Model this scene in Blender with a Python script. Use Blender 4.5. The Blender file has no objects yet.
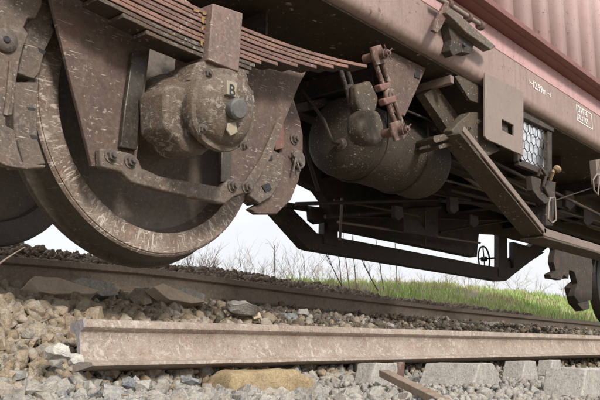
import bpy, bmesh, math, random
import numpy as np
from mathutils import Vector, Matrix, noise
random.seed(7); rng = np.random.default_rng(7)
sc = bpy.context.scene
C = sc.collection
# ---------------------------------------------------------------- camera
FL, VX, HZ = 790.0, 672.0, 358.0
pitch = math.atan((HZ-200)/FL)
phi = math.atan(FL/(VX*math.cos(pitch)))
Fw = Vector((math.sin(phi)*math.cos(pitch), math.cos(phi)*math.cos(pitch), math.sin(pitch)))
Rt = Vector((math.cos(phi), -math.sin(phi), 0)); Up = Rt.cross(Fw)
cam = bpy.data.objects.new('camera', bpy.data.cameras.new('camera')); C.objects.link(cam)
cam.matrix_world = Matrix((Rt, Up, -Fw)).transposed().to_4x4()
cam.data.sensor_width = 36; cam.data.lens = 36*FL/600; cam.data.clip_start = .05; cam.data.clip_end = 3000
sc.camera = cam
def ray(x, y): return Fw*FL + Rt*(x-300) + Up*(200-y)
def P(x, y, Y): d = ray(x, y); return d*(Y/d.y)        # measured point -> place on the plane at distance Y
def PXp(x, y, X): d = ray(x, y); return d*(X/d.x)
# ---------------------------------------------------------------- sky, sun, exposure
SUN_EL, SUN_AZ = math.radians(34), math.radians(200)   # azimuth clockwise from +Y: sun behind the camera, a little left
w = bpy.data.worlds.new("World"); sc.world = w; w.use_nodes = True
nt = w.node_tree; nd = nt.nodes; nd.clear()
def N(t, nt=nt, **k):
    n = nt.nodes.new(t)
    for a, b in k.items(): setattr(n, a, b)
    return n
wo = N('ShaderNodeOutputWorld'); bg = N('ShaderNodeBackground'); sk = N('ShaderNodeTexSky')
sk.sky_type = 'NISHITA'; sk.sun_disc = False; sk.sun_elevation = SUN_EL; sk.sun_rotation = SUN_AZ
sk.air_density = 1.0; sk.dust_density = 3.0
tcw = N('ShaderNodeTexCoord'); mp = N('ShaderNodeMapping'); mp.inputs['Scale'].default_value = (1, 1, 3.2)
cn = N('ShaderNodeTexNoise'); cn.inputs['Scale'].default_value = 2.2; cn.inputs['Detail'].default_value = 6
cr = N('ShaderNodeValToRGB')
cr.color_ramp.elements[0].position = .3; cr.color_ramp.elements[0].color = (7.9, 8.1, 8.5, 1)
cr.color_ramp.elements[1].position = .7; cr.color_ramp.elements[1].color = (9.9, 9.9, 10.0, 1)
sp = N('ShaderNodeSeparateXYZ'); mr = N('ShaderNodeMapRange')
mr.inputs['From Min'].default_value = 0; mr.inputs['From Max'].default_value = 1
mr.inputs['To Min'].default_value = 1.0; mr.inputs['To Max'].default_value = 1.9
vm = N('ShaderNodeVectorMath', operation='SCALE'); mx = N('ShaderNodeMix', data_type='RGBA'); mx.inputs['Factor'].default_value = .9
L = nt.links.new
L(tcw.outputs['Generated'], mp.inputs[0]); L(mp.outputs[0], cn.inputs['Vector']); L(cn.outputs[0], cr.inputs[0])
L(tcw.outputs['Generated'], sp.inputs[0]); L(sp.outputs['Z'], mr.inputs['Value'])
L(cr.outputs[0], vm.inputs[0]); L(mr.outputs[0], vm.inputs['Scale'])
L(sk.outputs[0], mx.inputs['A']); L(vm.outputs[0], mx.inputs['B']); L(mx.outputs['Result'], bg.inputs[0])
bg.inputs[1].default_value = .071; L(bg.outputs[0], wo.inputs[0])
sun = bpy.data.objects.new('sun', bpy.data.lights.new('sun', 'SUN')); C.objects.link(sun)
sun.data.energy = 2.3; sun.data.angle = math.radians(11); sun.data.color = (1, .945, .87)
sd = Vector((math.sin(SUN_AZ)*math.cos(SUN_EL), math.cos(SUN_AZ)*math.cos(SUN_EL), math.sin(SUN_EL)))
sun.rotation_euler = sd.to_track_quat('Z', 'Y').to_euler()
sc.view_settings.view_transform = 'Standard'; sc.view_settings.look = 'None'
sc.view_settings.exposure = .58; sc.view_settings.gamma = 1
sc.render.engine = 'CYCLES'
sc.cycles.max_bounces = 6; sc.cycles.diffuse_bounces = 4
# ---------------------------------------------------------------- materials
MATS = {}
def mat_base(name):
    m = bpy.data.materials.new(name); m.use_nodes = True
    t = m.node_tree; t.nodes.clear()
    o = N('ShaderNodeOutputMaterial', t); b = N('ShaderNodeBsdfPrincipled', t)
    t.links.new(b.outputs[0], o.inputs[0]); MATS[name] = m
    return m, t, b
def ramp(t, src, a, b, ca=(0, 0, 0, 1), cb=(1, 1, 1, 1)):
    if a > b: a, b, ca, cb = b, a, cb, ca
    r = N('ShaderNodeValToRGB', t)
    r.color_ramp.elements[0].position = a; r.color_ramp.elements[0].color = ca
    r.color_ramp.elements[1].position = b; r.color_ramp.elements[1].color = cb
    t.links.new(src, r.inputs[0]); return r.outputs[0]
def noise_n(t, vec, scale, detail=5, rough=.55, dist=0):
    n = N('ShaderNodeTexNoise', t); n.inputs['Scale'].default_value = scale; n.inputs['Detail'].default_value = detail
    n.inputs['Roughness'].default_value = rough; n.inputs['Distortion'].default_value = dist
    t.links.new(vec, n.inputs['Vector']); return n.outputs[0]
def mapping(t, vec, rot=(0, 0, 0), scale=(1, 1, 1), loc=(0, 0, 0)):
    m = N('ShaderNodeMapping', t); m.inputs['Rotation'].default_value = rot; m.inputs['Scale'].default_value = scale
    m.inputs['Location'].default_value = loc; t.links.new(vec, m.inputs[0]); return m.outputs[0]
def mixc(t, f, a, b):
    m = N('ShaderNodeMix', t, data_type='RGBA')
    for s, v in ((m.inputs['Factor'], f), (m.inputs['A'], a), (m.inputs['B'], b)):
        if isinstance(v, (int, float)): s.default_value = v
        elif isinstance(v, tuple): s.default_value = v if len(v) == 4 else v+(1,)
        else: t.links.new(v, s)
    return m.outputs['Result']
def mul(t, a, b, op='MULTIPLY'):
    m = N('ShaderNodeMath', t, operation=op); m.use_clamp = op != 'SUBTRACT'
    for i, v in enumerate((a, b)):
        if isinstance(v, (int, float)): m.inputs[i].default_value = v
        else: t.links.new(v, m.inputs[i])
    return m.outputs[0]
def grimy(name, c1, c2, dust=(.42, .38, .33), speck=.5, streak=.5, blotch=0., rough=.75, metal=0., bump=.3,
          rust=0., scl=1., sdirs=((0, .12, 0), (0, -.9, 0)), grain=1., radial=0., runs=0., chips=0., pits=0.):
    """painted / rusty steel: two-tone body colour, dried mud specks, long thin pale scratches"""
    m, t, b = mat_base(name)
    v = N('ShaderNodeTexCoord', t).outputs['Object']
    big = noise_n(t, v, 3.2*scl, 6, .6)
    col = mixc(t, ramp(t, big, .35, .65), c1, c2)
    fine = noise_n(t, v, 85*scl, 4, .7)
    col = mixc(t, mul(t, ramp(t, fine, .45, .62), .28*grain), col, tuple(min(1, x*1.9+.02) for x in c1))
    dk = noise_n(t, mapping(t, v, loc=(5, 3, 1)), 26*scl, 5, .7)
    col = mixc(t, mul(t, ramp(t, dk, .52, .66), .5*grain), col, tuple(x*.4 for x in c1))
    if rust:
        rn = noise_n(t, mapping(t, v, loc=(2, 7, 4)), 9*scl, 7, .7)
        col = mixc(t, mul(t, ramp(t, rn, .5, .68), rust), col, (.19, .085, .04))
    if blotch:
        bn = noise_n(t, mapping(t, v, loc=(9, 1, 8)), 30*scl, 4, .65, .5)
        bm = noise_n(t, v, 5*scl, 2)
        col = mixc(t, mul(t, mul(t, ramp(t, bn, .53, .60), ramp(t, bm, .38, .55)), blotch), col, dust)
    if speck:
        s1 = noise_n(t, mapping(t, v, loc=(1, 2, 3), scale=(1, 1, 1.3)), 60*scl, 2, .5)
        mk = noise_n(t, v, 6*scl, 3)
        col = mixc(t, mul(t, mul(t, ramp(t, s1, .655, .69), ramp(t, mk, .38, .55)), speck), col, dust)
    if streak:
        for i, r in enumerate(sdirs):
            s2 = noise_n(t, mapping(t, v, rot=r, scale=(17, 17, 170), loc=(i*3.3, 1, 2)), 1.0*scl, 2, .45, .5)
            mk = noise_n(t, mapping(t, v, loc=(i*2+3, 4, 0)), 9*scl, 2)
            col = mixc(t, mul(t, mul(t, ramp(t, s2, .685, .71), ramp(t, mk, .47, .57)), streak), col, dust)
    if radial:      # short scrapes pointing at the hub
        sx = N('ShaderNodeSeparateXYZ', t); t.links.new(v, sx.inputs[0])
        at = N('ShaderNodeMath', t, operation='ARCTAN2'); t.links.new(sx.outputs['X'], at.inputs[0]); t.links.new(sx.outputs['Z'], at.inputs[1])
        ln = N('ShaderNodeVectorMath', t, operation='LENGTH'); t.links.new(v, ln.inputs[0])
        cx = N('ShaderNodeCombineXYZ', t); t.links.new(at.outputs[0], cx.inputs[0]); t.links.new(ln.outputs['Value'], cx.inputs[1])
        rn_ = noise_n(t, mapping(t, cx.outputs[0], rot=(0, 0, .12), scale=(38, 24, 1)), 1.0, 4, .6, .9)
        mk = noise_n(t, mapping(t, v, loc=(6, 4, 2)), 7, 3)
        col = mixc(t, mul(t, mul(t, ramp(t, rn_, .56, .61), ramp(t, mk, .36, .52)), radial), col, dust)
    if runs:        # grime washed down the face
        rn_ = noise_n(t, mapping(t, v, scale=(26, 26, 1.6)), 1.0, 5, .65)
        col = mixc(t, mul(t, ramp(t, rn_, .48, .70), runs), col, tuple(x*.45 for x in c1))
    if chips:
        ch_ = noise_n(t, mapping(t, v, loc=(3, 9, 2)), 34, 6, .75); mk = noise_n(t, mapping(t, v, loc=(8, 4, 2)), 2.6, 3)
        col = mixc(t, mul(t, mul(t, ramp(t, ch_, .60, .63), ramp(t, mk, .46, .58)), chips), col, (.10, .05, .035))
    if pits:
        pv = N('ShaderNodeTexVoronoi', t); pv.inputs['Scale'].default_value = 95; t.links.new(v, pv.inputs['Vector'])
        mk = noise_n(t, v, 30, 3)
        col = mixc(t, mul(t, mul(t, ramp(t, pv.outputs['Distance'], .30, .16), ramp(t, mk, .48, .56)), pits), col, tuple(x*.35 for x in c1))
    t.links.new(col, b.inputs['Base Color'])
    rr = N('ShaderNodeMapRange', t); rr.inputs['To Min'].default_value = max(.2, rough-.18); rr.inputs['To Max'].default_value = min(1, rough+.15)
    t.links.new(fine, rr.inputs['Value']); t.links.new(rr.outputs[0], b.inputs['Roughness'])
    b.inputs['Metallic'].default_value = metal
    bp = N('ShaderNodeBump', t); bp.inputs['Strength'].default_value = bump; bp.inputs['Distance'].default_value = .004
    hs = N('ShaderNodeMath', t, operation='ADD'); t.links.new(fine, hs.inputs[0]); t.links.new(dk, hs.inputs[1])
    t.links.new(hs.outputs[0], bp.inputs['Height']); t.links.new(bp.outputs[0], b.inputs['Normal'])
    return m
def stone_mat(name, cols, rough=.9, moss=(.3, .22, .13), dirt=.35):
    m, t, b = mat_base(name)
    g = N('ShaderNodeNewGeometry', t); oi = N('ShaderNodeObjectInfo', t)
    r = mul(t, g.outputs['Random Per Island'], oi.outputs['Random'], 'ADD')
    fr = N('ShaderNodeMath', t, operation='FRACT')
    ad = N('ShaderNodeMath', t, operation='ADD'); t.links.new(g.outputs['Random Per Island'], ad.inputs[0]); t.links.new(oi.outputs['Random'], ad.inputs[1])
    t.links.new(ad.outputs[0], fr.inputs[0])
    cr = N('ShaderNodeValToRGB', t); cr.color_ramp.interpolation = 'LINEAR'
    el = cr.color_ramp.elements
    while len(el) < len(cols): el.new(.5)
    for i, c in enumerate(cols): el[i].position = i/(len(cols)-1); el[i].color = c+(1,)
    t.links.new(fr.outputs[0], cr.inputs[0])
    pos = g.outputs['Position']
    n1 = noise_n(t, pos, 55, 5, .7); n2 = noise_n(t, pos, 240, 3, .6); n3 = noise_n(t, pos, 2.0, 3)
    col = mixc(t, mul(t, ramp(t, n1, .40, .62), .75), cr.outputs[0], moss)
    col = mixc(t, mul(t, ramp(t, n3, .40, .62), dirt), col, moss)
    col = mixc(t, mul(t, ramp(t, n2, .54, .66), .35), col, (.5, .48, .44))
    n4 = noise_n(t, pos, 120, 4, .7)
    col = mixc(t, mul(t, ramp(t, n4, .50, .64), .5), col, tuple(x*.42 for x in moss))
    t.links.new(col, b.inputs['Base Color']); b.inputs['Roughness'].default_value = rough
    b.inputs['Specular IOR Level'].default_value = .15
    bp = N('ShaderNodeBump', t); bp.inputs['Strength'].default_value = 1; bp.inputs['Distance'].default_value = .007
    t.links.new(mul(t, n1, n2, 'ADD'), bp.inputs['Height']); t.links.new(bp.outputs[0], b.inputs['Normal'])
    return m
DUST = (.36, .315, .265)
M_frame = grimy('dark_brown_steel', (.045, .032, .025), (.03, .024, .018), DUST, .5, .0, rust=.3)
M_under = grimy('black_underframe_steel', (.034, .027, .021), (.046, .037, .029), DUST, .35, .1, rust=.3)
M_guard = grimy('brown_painted_steel', (.13, .086, .068), (.085, .058, .046), (.44, .39, .33), .5, .95, rust=.2, runs=.3, sdirs=((0, .1, 0), (0, -.25, 0), (0, -.9, 0)))
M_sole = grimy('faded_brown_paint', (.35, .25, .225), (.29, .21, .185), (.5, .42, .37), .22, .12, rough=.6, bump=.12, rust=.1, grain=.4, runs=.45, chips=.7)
M_soleU = grimy('shaded_olive_underside', (.05, .035, .02), (.035, .026, .018), (.4, .36, .29), .3, .8, sdirs=((0, .02, .1), (0, .1, .3)))  # scratched underside, its shade put into the dark base colour
M_plate = grimy('taupe_painted_plate', (.25, .195, .165), (.22, .17, .145), DUST, .25, .15, rough=.6, bump=.1, grain=.4, runs=.10, chips=.5)
M_rim = grimy('scraped_muddy_rim', (.22, .17, .135), (.14, .10, .078), (.52, .46, .39), .8, 1., blotch=.35, rust=.4, scl=1.6, radial=.9,
              sdirs=((0, .5, 0), (0, 1.3, 0), (0, -.5, 0), (0, 2.2, 0)))
M_tread = grimy('worn_wheel_steel', (.075, .064, .05), (.05, .042, .034), DUST, .3, .25, rough=.45, metal=.35, bump=.15)
M_web = grimy('dark_wheel_web', (.135, .105, .082), (.095, .075, .06), DUST, .5, .25, rough=.6, bump=.15)
M_box = grimy('mud_caked_casting', (.15, .115, .085), (.09, .068, .052), (.44, .40, .33), .6, .9, blotch=.5, rust=.35, bump=.8, scl=1.6, sdirs=((0, .3, 0), (0, 1.2, 0), (0, -.6, 0)))
M_cap = grimy('grey_rubber_cap', (.12, .115, .11), (.09, .085, .08), DUST, .3, 0, rough=.6, bump=.1)
M_leafA = grimy('red_oxide_spring', (.24, .125, .095), (.13, .08, .06), (.42, .33, .28), .4, .25, rough=.65, rust=.3, bump=.2)
M_leafB = grimy('brown_spring', (.11, .065, .052), (.16, .085, .07), (.38, .32, .27), .4, .25, rough=.65, rust=.3, bump=.2)
M_mudleaf = grimy('mud_covered_spring', (.085, .062, .045), (.055, .042, .032), (.38, .33, .27), .6, .4, blotch=.35, rough=.9, rust=.25, bump=.8)
M_buckle = grimy('mauve_painted_buckle', (.21, .14, .115), (.14, .095, .078), (.5, .43, .38), .45, .9, rough=.6, bump=.15, sdirs=((0, .6, 0), (0, -.9, 0)))
M_brake = grimy('brake_iron', (.135, .105, .082), (.085, .066, .052), (.42, .38, .32), .7, .9, blotch=.2, scl=1.5, rust=.25, sdirs=((0, .2, 0), (0, 1.1, 0)))
M_link = grimy('rusty_link', (.14, .075, .058), (.09, .055, .045), (.4, .34, .28), .8, 0, blotch=.5, rust=.4)
M_red = grimy('red_spacer', (.20, .09, .07), (.14, .07, .055), (.4, .34, .28), .3, 0, rough=.6)
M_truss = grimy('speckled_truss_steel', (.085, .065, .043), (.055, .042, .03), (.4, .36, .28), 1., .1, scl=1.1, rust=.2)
M_trussf = grimy('lit_brown_truss', (.22, .165, .135), (.16, .12, .10), DUST, .3, .15, rough=.6, bump=.15, grain=.5)  # lighter truss steel, the lit look of the outer face in its colour
M_tank = grimy('dusty_black_tank', (.055, .042, .029), (.036, .029, .021), (.38, .32, .23), 1., .4, scl=1.6)
M_contw = grimy('faded_pink_container_paint', (.72, .50, .50), (.78, .58, .58), (.7, .6, .58), .1, .0, rough=.55, bump=.06, grain=.15, runs=.22, chips=.5)
M_contr = grimy('dark_red_container_lip', (.17, .06, .05), (.21, .08, .065), (.4, .3, .27), .15, .1, rough=.55, bump=.1, grain=.3, runs=.3, chips=.6)  # dark red for the lip, much darker than the wall above
M_pinkb = grimy('salmon_container_paint', (.55, .33, .325), (.58, .37, .36), (.6, .5, .46), .12, .0, rough=.55, bump=.08, grain=.2, runs=.35, chips=.7)
M_rail = grimy('dusty_rusty_rail', (.335, .275, .225), (.24, .185, .145), (.56, .52, .47), .7, .25, blotch=.5, rough=.85, rust=.3, bump=.6, grain=.8, scl=1.8, pits=.7, runs=.25, sdirs=((0, 0, 0), (0, .5, 0)))
M_trail = grimy('brown_track_rail', (.21, .165, .125), (.15, .12, .09), (.34, .28, .22), .35, .1, rough=.8, rust=.25, bump=.3)
M_conc = grimy('pale_concrete', (.38, .355, .315), (.29, .27, .235), (.52, .5, .46), .4, 0, blotch=.4, rough=.9, bump=.8, grain=.9, pits=.9, runs=.35, scl=1.4)
M_wood = grimy('weathered_plank', (.56, .44, .32), (.46, .36, .27), (.45, .38, .3), .3, .5, rough=.9, bump=.4, grain=.6, sdirs=((0, 0, 0), (0, .05, 0)))
M_bolt = grimy('dirty_bolt', (.12, .095, .08), (.08, .065, .055), DUST, .8, 0, blotch=.5)
M_white = grimy('white_stencil_paint', (.80, .77, .74), (.74, .70, .67), (.6, .5, .45), .3, 0, rough=.6, bump=.02, grain=.2)
M_tag = grimy('cream_tag', (.36, .31, .22), (.26, .22, .16), DUST, .6, 0, bump=.05, grain=.3)
M_yel = grimy('yellow_paint_mark', (.28, .17, .06), (.19, .12, .06), DUST, .2, 0, bump=.05)
M_orange = grimy('orange_plastic_plug', (.30, .20, .11), (.22, .15, .08), DUST, .3, 0, rough=.5)
M_black = grimy('black_and_hole_dark', (.02, .02, .02), (.015, .015, .015), DUST, .2, 0, rough=.6)  # black parts, also the painted dark inside slots and holes
m, t, b = mat_base('sky_mirror_metal'); b.inputs['Metallic'].default_value = 1; b.inputs['Base Color'].default_value = (.93, .94, .97, 1); b.inputs['Roughness'].default_value = .35; M_mirror = m  # mirror put behind the mesh for its bright white
M_stoneT = stone_mat('tan_ballast', [(.36, .29, .20), (.47, .42, .35), (.27, .22, .155), (.42, .35, .26), (.54, .51, .46), (.31, .28, .24)], moss=(.28, .20, .12), dirt=.3)
M_stoneG = stone_mat('grey_ballast', [(.34, .33, .31), (.44, .42, .39), (.25, .25, .25), (.40, .35, .29), (.50, .49, .46), (.19, .21, .23)], moss=(.33, .29, .23), dirt=.15)
M_stoneB = stone_mat('brown_ballast', [(.30, .24, .18), (.38, .32, .26), (.23, .18, .14), (.46, .41, .35), (.30, .24, .18)], moss=(.24, .18, .12), dirt=.3)
M_stoneD = stone_mat('dark_brown_ballast', [(.15, .12, .09), (.21, .17, .13), (.11, .09, .07), (.30, .27, .23), (.14, .11, .08)], moss=(.10, .075, .05), dirt=.3)  # darkest brown stones, mostly between the rails towards the right
M_white_rock = stone_mat('white_limestone', [(.62, .60, .55), (.66, .64, .6)], moss=(.5, .46, .38), dirt=.1)
M_slag = stone_mat('blue_grey_slag', [(.17, .185, .21), (.22, .23, .25)], moss=(.28, .27, .25), dirt=.1)
M_sand = stone_mat('ochre_sandstone', [(.44, .33, .18), (.40, .30, .17)], moss=(.33, .25, .15), dirt=.3)
M_twig = grimy('dry_twig', (.28, .22, .17), (.2, .155, .12), DUST, 0, 0, bump=.05)
m, t, b = mat_base('ballast_dirt')
g = N('ShaderNodeNewGeometry', t); pos = g.outputs['Position']
n1 = noise_n(t, pos, 40, 6, .7); n2 = noise_n(t, pos, .6, 4)
col = mixc(t, ramp(t, n1, .35, .7), (.12, .09, .06), (.27, .22, .16))
t.links.new(mixc(t, mul(t, ramp(t, n2, .45, .6), .5), col, (.16, .17, .07)), b.inputs['Base Color']); b.inputs['Roughness'].default_value = 1
bp = N('ShaderNodeBump', t); bp.inputs['Distance'].default_value = .02; t.links.new(n1, bp.inputs['Height']); t.links.new(bp.outputs[0], b.inputs['Normal'])
M_dirt = m
m, t, b = mat_base('grass_blades')
g = N('ShaderNodeNewGeometry', t)
cr = N('ShaderNodeValToRGB', t); el = cr.color_ramp.elements
while len(el) < 5: el.new(.5)
for i, c in enumerate([(.17, .29, .06), (.29, .45, .10), (.22, .37, .08), (.40, .50, .17), (.52, .46, .28)]): el[i].position = i/4; el[i].color = c+(1,)
t.links.new(g.outputs['Random Per Island'], cr.inputs[0])
n3 = noise_n(t, g.outputs['Position'], .9, 3)
t.links.new(mixc(t, ramp(t, n3, .48, .64), cr.outputs[0], (.36, .31, .17)), b.inputs['Base Color']); b.inputs['Roughness'].default_value = .7
M_grass = m
# ---------------------------------------------------------------- builders
class MB:
    def __init__(s): s.v = []; s.f = []
    def add(s, vs, fs):
        k = len(s.v); s.v += [Vector(a) for a in vs]; s.f += [tuple(i+k for i in f) for f in fs]; return s
    def box(s, x0, x1, y0, y1, z0, z1):
        vs = [(x, y, z) for x in (x0, x1) for y in (y0, y1) for z in (z0, z1)]
        return s.add(vs, [(0, 1, 3, 2), (4, 6, 7, 5), (0, 4, 5, 1), (2, 3, 7, 6), (0, 2, 6, 4), (1, 5, 7, 3)])
    def prism(s, pts, ext):
        pts = [Vector(p) for p in pts]; ext = Vector(ext); n = len(pts)
        return s.add(pts+[p+ext for p in pts], [tuple(range(n)), tuple(reversed(range(n, 2*n)))] +
                     [(i, i+n, (i+1) % n+n, (i+1) % n) for i in range(n)])
    def slab(s, px, Y, th): return s.prism([P(x, y, Y) for x, y in px], (0, th, 0))
    def tube(s, path, r, n=8, closed=False, r2=None):
        path = [Vector(p) for p in path]; m = len(path); k0 = len(s.v); prev = None
        for i, p in enumerate(path):
            a = path[(i-1) % m] if (closed or i > 0) else p; c = path[(i+1) % m] if (closed or i < m-1) else p
            d = (c-a).normalized()
            u = (prev - d*prev.dot(d)) if prev is not None else (Vector((0, 0, 1)).cross(d) if abs(d.z) < .9 else Vector((1, 0, 0)).cross(d))
            u.normalize(); prev = u; v = d.cross(u)
            rr = r if r2 is None else r+(r2-r)*i/(m-1)
            for j in range(n):
                t = 2*math.pi*j/n; s.v.append(p+(u*math.cos(t)+v*math.sin(t))*rr)
        for i in range(m if closed else m-1):
            for j in range(n):
                a = k0+i*n+j; b_ = k0+i*n+(j+1) % n; c = k0+((i+1) % m)*n+(j+1) % n; d = k0+((i+1) % m)*n+j
                s.f.append((a, d, c, b_))
        if not closed: s.f.append(tuple(k0+j for j in range(n))); s.f.append(tuple(k0+(m-1)*n+j for j in reversed(range(n))))
        return s
    def lathe(s, prof, o, d, n=48):
        """prof: (r, t) along axis d from o"""
        o = Vector(o); d = Vector(d).normalized(); u = d.orthogonal().normalized(); v = d.cross(u); k0 = len(s.v)
        for r, t in prof:
            for j in range(n):
                a = 2*math.pi*j/n; s.v.append(o+d*t+(u*math.cos(a)+v*math.sin(a))*max(r, 1e-4))
        for i in range(len(prof)-1):
            for j in range(n):
                s.f.append((k0+i*n+j, k0+i*n+(j+1) % n, k0+(i+1)*n+(j+1) % n, k0+(i+1)*n+j))
        return s
    def cyl(s, o, d, r, h, n=24, ch=.003):
        return s.lathe([(0, 0), (r-ch, 0), (r, ch), (r, h-ch), (r-ch, h), (0, h)], o, d, n)
    def hexnut(s, o, r=.014, h=.012, d=(0, -1, 0)):
        s.lathe([(0, 0), (r*1.35, 0), (r*1.35, .003), (0, .003)], o, d, 16)
        s.lathe([(0, .002), (r, .002), (r, h), (0, h)], o, d, 6)
        return s.lathe([(0, h), (r*.5, h), (r*.5, h+.009), (0, h+.009)], o, d, 10)
    def build(s, name, mat, parent=None, bevel=0., smooth=35, rough=0., cuts=1):
        me = bpy.data.meshes.new(name)
        c = sum(s.v, Vector())/len(s.v)
        me.from_pydata([tuple(v-c) for v in s.v], [], s.f); me.materials.append(mat)
        bm = bmesh.new(); bm.from_mesh(me)
        bmesh.ops.recalc_face_normals(bm, faces=bm.faces)
        if rough:
            bmesh.ops.subdivide_edges(bm, edges=[e for e in bm.edges if e.calc_length() > rough*3], cuts=cuts, use_grid_fill=True)
            for v in bm.verts: v.co += noise.noise_vector(v.co*14+c)*rough
        bm.to_mesh(me); bm.free()
        if smooth:
            me.polygons.foreach_set('use_smooth', [True]*len(me.polygons)); me.set_sharp_from_angle(angle=math.radians(smooth))
        o = bpy.data.objects.new(name, me); C.objects.link(o); o.location = c
        if parent is not None:
            base = Vector(); q = parent
            while q is not None: base += q.location; q = q.parent
            o.parent = parent; o.location = c-base
        if bevel:
            md = o.modifiers.new('edge', 'BEVEL'); md.width = bevel; md.segments = 2; md.limit_method = 'ANGLE'; md.angle_limit = math.radians(35)
        return o
def tag(o, label=None, cat=None, group=None, kind=None):
    for k, v in (('label', label), ('category', cat), ('group', group), ('kind', kind)):
        if v: o[k] = v
    return o
def empty(name, loc, label, cat, group=None):
    o = bpy.data.objects.new(name, None); C.objects.link(o); o.location = loc; o.empty_display_size = .1
    return tag(o, label, cat, group)
def slab(name, px, Y, th, mat, parent, bevel=.002, **k): return MB().slab(px, Y, th).build(name, mat, parent, bevel, **k)

# ---------------------------------------------------------------- terrain
def lerp(x, xs, ys): return float(np.interp(x, xs, ys))
def gh(x, y):
    base = lerp(y, [-3, 1.75, 1.95, 2.1, 2.3, 2.7, 3.1, 3.4, 3.55, 3.8, 4.25, 4.7, 5.5, 8, 9.5, 14, 30],
                   [-.14, -.13, -.085, .02, .10, .19, .255, .31, .36, .49, .635, .555, .60, .80, .82, .8, .6])
    if y > 4.2:
        k = lerp(x, [3, 6.5, 9, 14, 20], [0, .03, .34, .64, .72])*lerp(y, [4.8, 8, 20, 60], [0, 1, .9, 0]); base += k
    if y < 1.9: base -= lerp(x, [1.4, 2.6], [0, .035])*lerp(y, [.9, 1.5, 1.9], [1, .6, 0])
    if y > 3.6: base -= .09*lerp(x, [4.5, 7], [0, 1])*lerp(y, [3.6, 4.2, 4.8, 6], [0, 1, .6, 0])
    if 1.8 < y < 3.4: base += .03*lerp(x, [1.2, 1.9], [1, 0])*lerp(y, [1.8, 2.4, 3.3], [0, 1, .8])
    nz = noise.noise(Vector((x*1.7, y*2.5, 0)))*.03 + noise.noise(Vector((x*6, y*6, 3)))*.014
    return base + nz*lerp(y, [1.2, 1.7, 2.2, 3.3], [.6, .5, .8, 1])*lerp(abs(y-3.45), [.05, .25], [.2, 1])
def axis(a): return sorted(set(round(q, 4) for q in a))
gx = axis(list(np.arange(-2, 9, .06))+list(np.arange(9, 30, .4))+[30, 40, 60, 100, 200, 600]+[-2, -4, -8, -20, -60, -300])
gy = axis(list(np.arange(.3, 5, .06))+list(np.arange(5, 12, .25))+[-.5, -1, -3, -10, -40, -200, 12, 14, 18, 25, 40, 80, 200, 600])
gm = bpy.data.meshes.new('ground')
gv = [(x, y, gh(x, y)-.012) for y in gy for x in gx]
nx = len(gx)
gf = [(j*nx+i, j*nx+i+1, (j+1)*nx+i+1, (j+1)*nx+i) for j in range(len(gy)-1) for i in range(nx-1)]
gm.from_pydata(gv, [], gf); gm.materials.append(M_dirt)
gm.polygons.foreach_set('use_smooth', [True]*len(gm.polygons))
ground = bpy.data.objects.new('ground', gm); C.objects.link(ground); ground['kind'] = 'structure'
# stone shapes
def dist(it): return it[2]/Vector(it[1]).dot(Fw)
def stone_shape(k, lumpy=False, n=15):
    r = random.Random(k); bm = bmesh.new()
    if lumpy:
        bmesh.ops.create_icosphere(bm, subdivisions=2, radius=1)
        sc_ = Vector((1, r.uniform(.7, .95), r.uniform(.6, .85)))
        for v in bm.verts:
            d = 1+noise.noise(v.co*1.6+Vector((k, 0, 0)))*.55+noise.noise(v.co*4+Vector((0, k, 0)))*.22
            v.co = Vector((v.co.x*sc_.x, v.co.y*sc_.y, v.co.z*sc_.z))*d
    else:
        ax = (1, r.uniform(.65, .95), r.uniform(.5, .8))
        for _ in range(n):
            v = Vector((r.gauss(0, 1), r.gauss(0, 1), r.gauss(0, 1))).normalized()
            q = max(abs(v.x), abs(v.y), abs(v.z)); v = v*(.55+.45/q*.8)
            bm.verts.new((v.x*ax[0], v.y*ax[1], v.z*ax[2]))
        h = bmesh.ops.convex_hull(bm, input=bm.verts)
        bmesh.ops.delete(bm, geom=[g for g in h['geom_interior'] if isinstance(g, bmesh.types.BMVert)], context='VERTS')
        bmesh.ops.dissolve_limit(bm, angle_limit=.35, verts=bm.verts, edges=bm.edges)
        bmesh.ops.triangulate(bm, faces=bm.faces)
    bm.verts.index_update()
    V = np.array([v.co[:] for v in bm.verts]); T = np.array([[v.index for v in f.verts] for f in bm.faces]); bm.free()
    return V, T
ANG = [stone_shape(i) for i in range(16)]; LMP = [stone_shape(40+i, True) for i in range(8)]
def refine(V, T, k):
    bm = bmesh.new(); vs = [bm.verts.new(v) for v in V]
    for t in T: bm.faces.new([vs[i] for i in t])
    bmesh.ops.subdivide_edges(bm, edges=bm.edges, cuts=2, use_grid_fill=True); bmesh.ops.triangulate(bm, faces=bm.faces)
    for v in bm.verts:
        v.co += noise.noise_vector(v.co*2.2+Vector((k, 0, 0)))*.10+noise.noise_vector(v.co*6+Vector((0, k, 0)))*.045
        v.co *= .97
    bm.verts.index_update(); A_ = np.array([v.co[:] for v in bm.verts]); B_ = np.array([[v.index for v in f.verts] for f in bm.faces]); bm.free()
    return A_, B_
ANG2 = [refine(V, T, i) for i, (V, T) in enumerate(ANG)]
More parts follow.
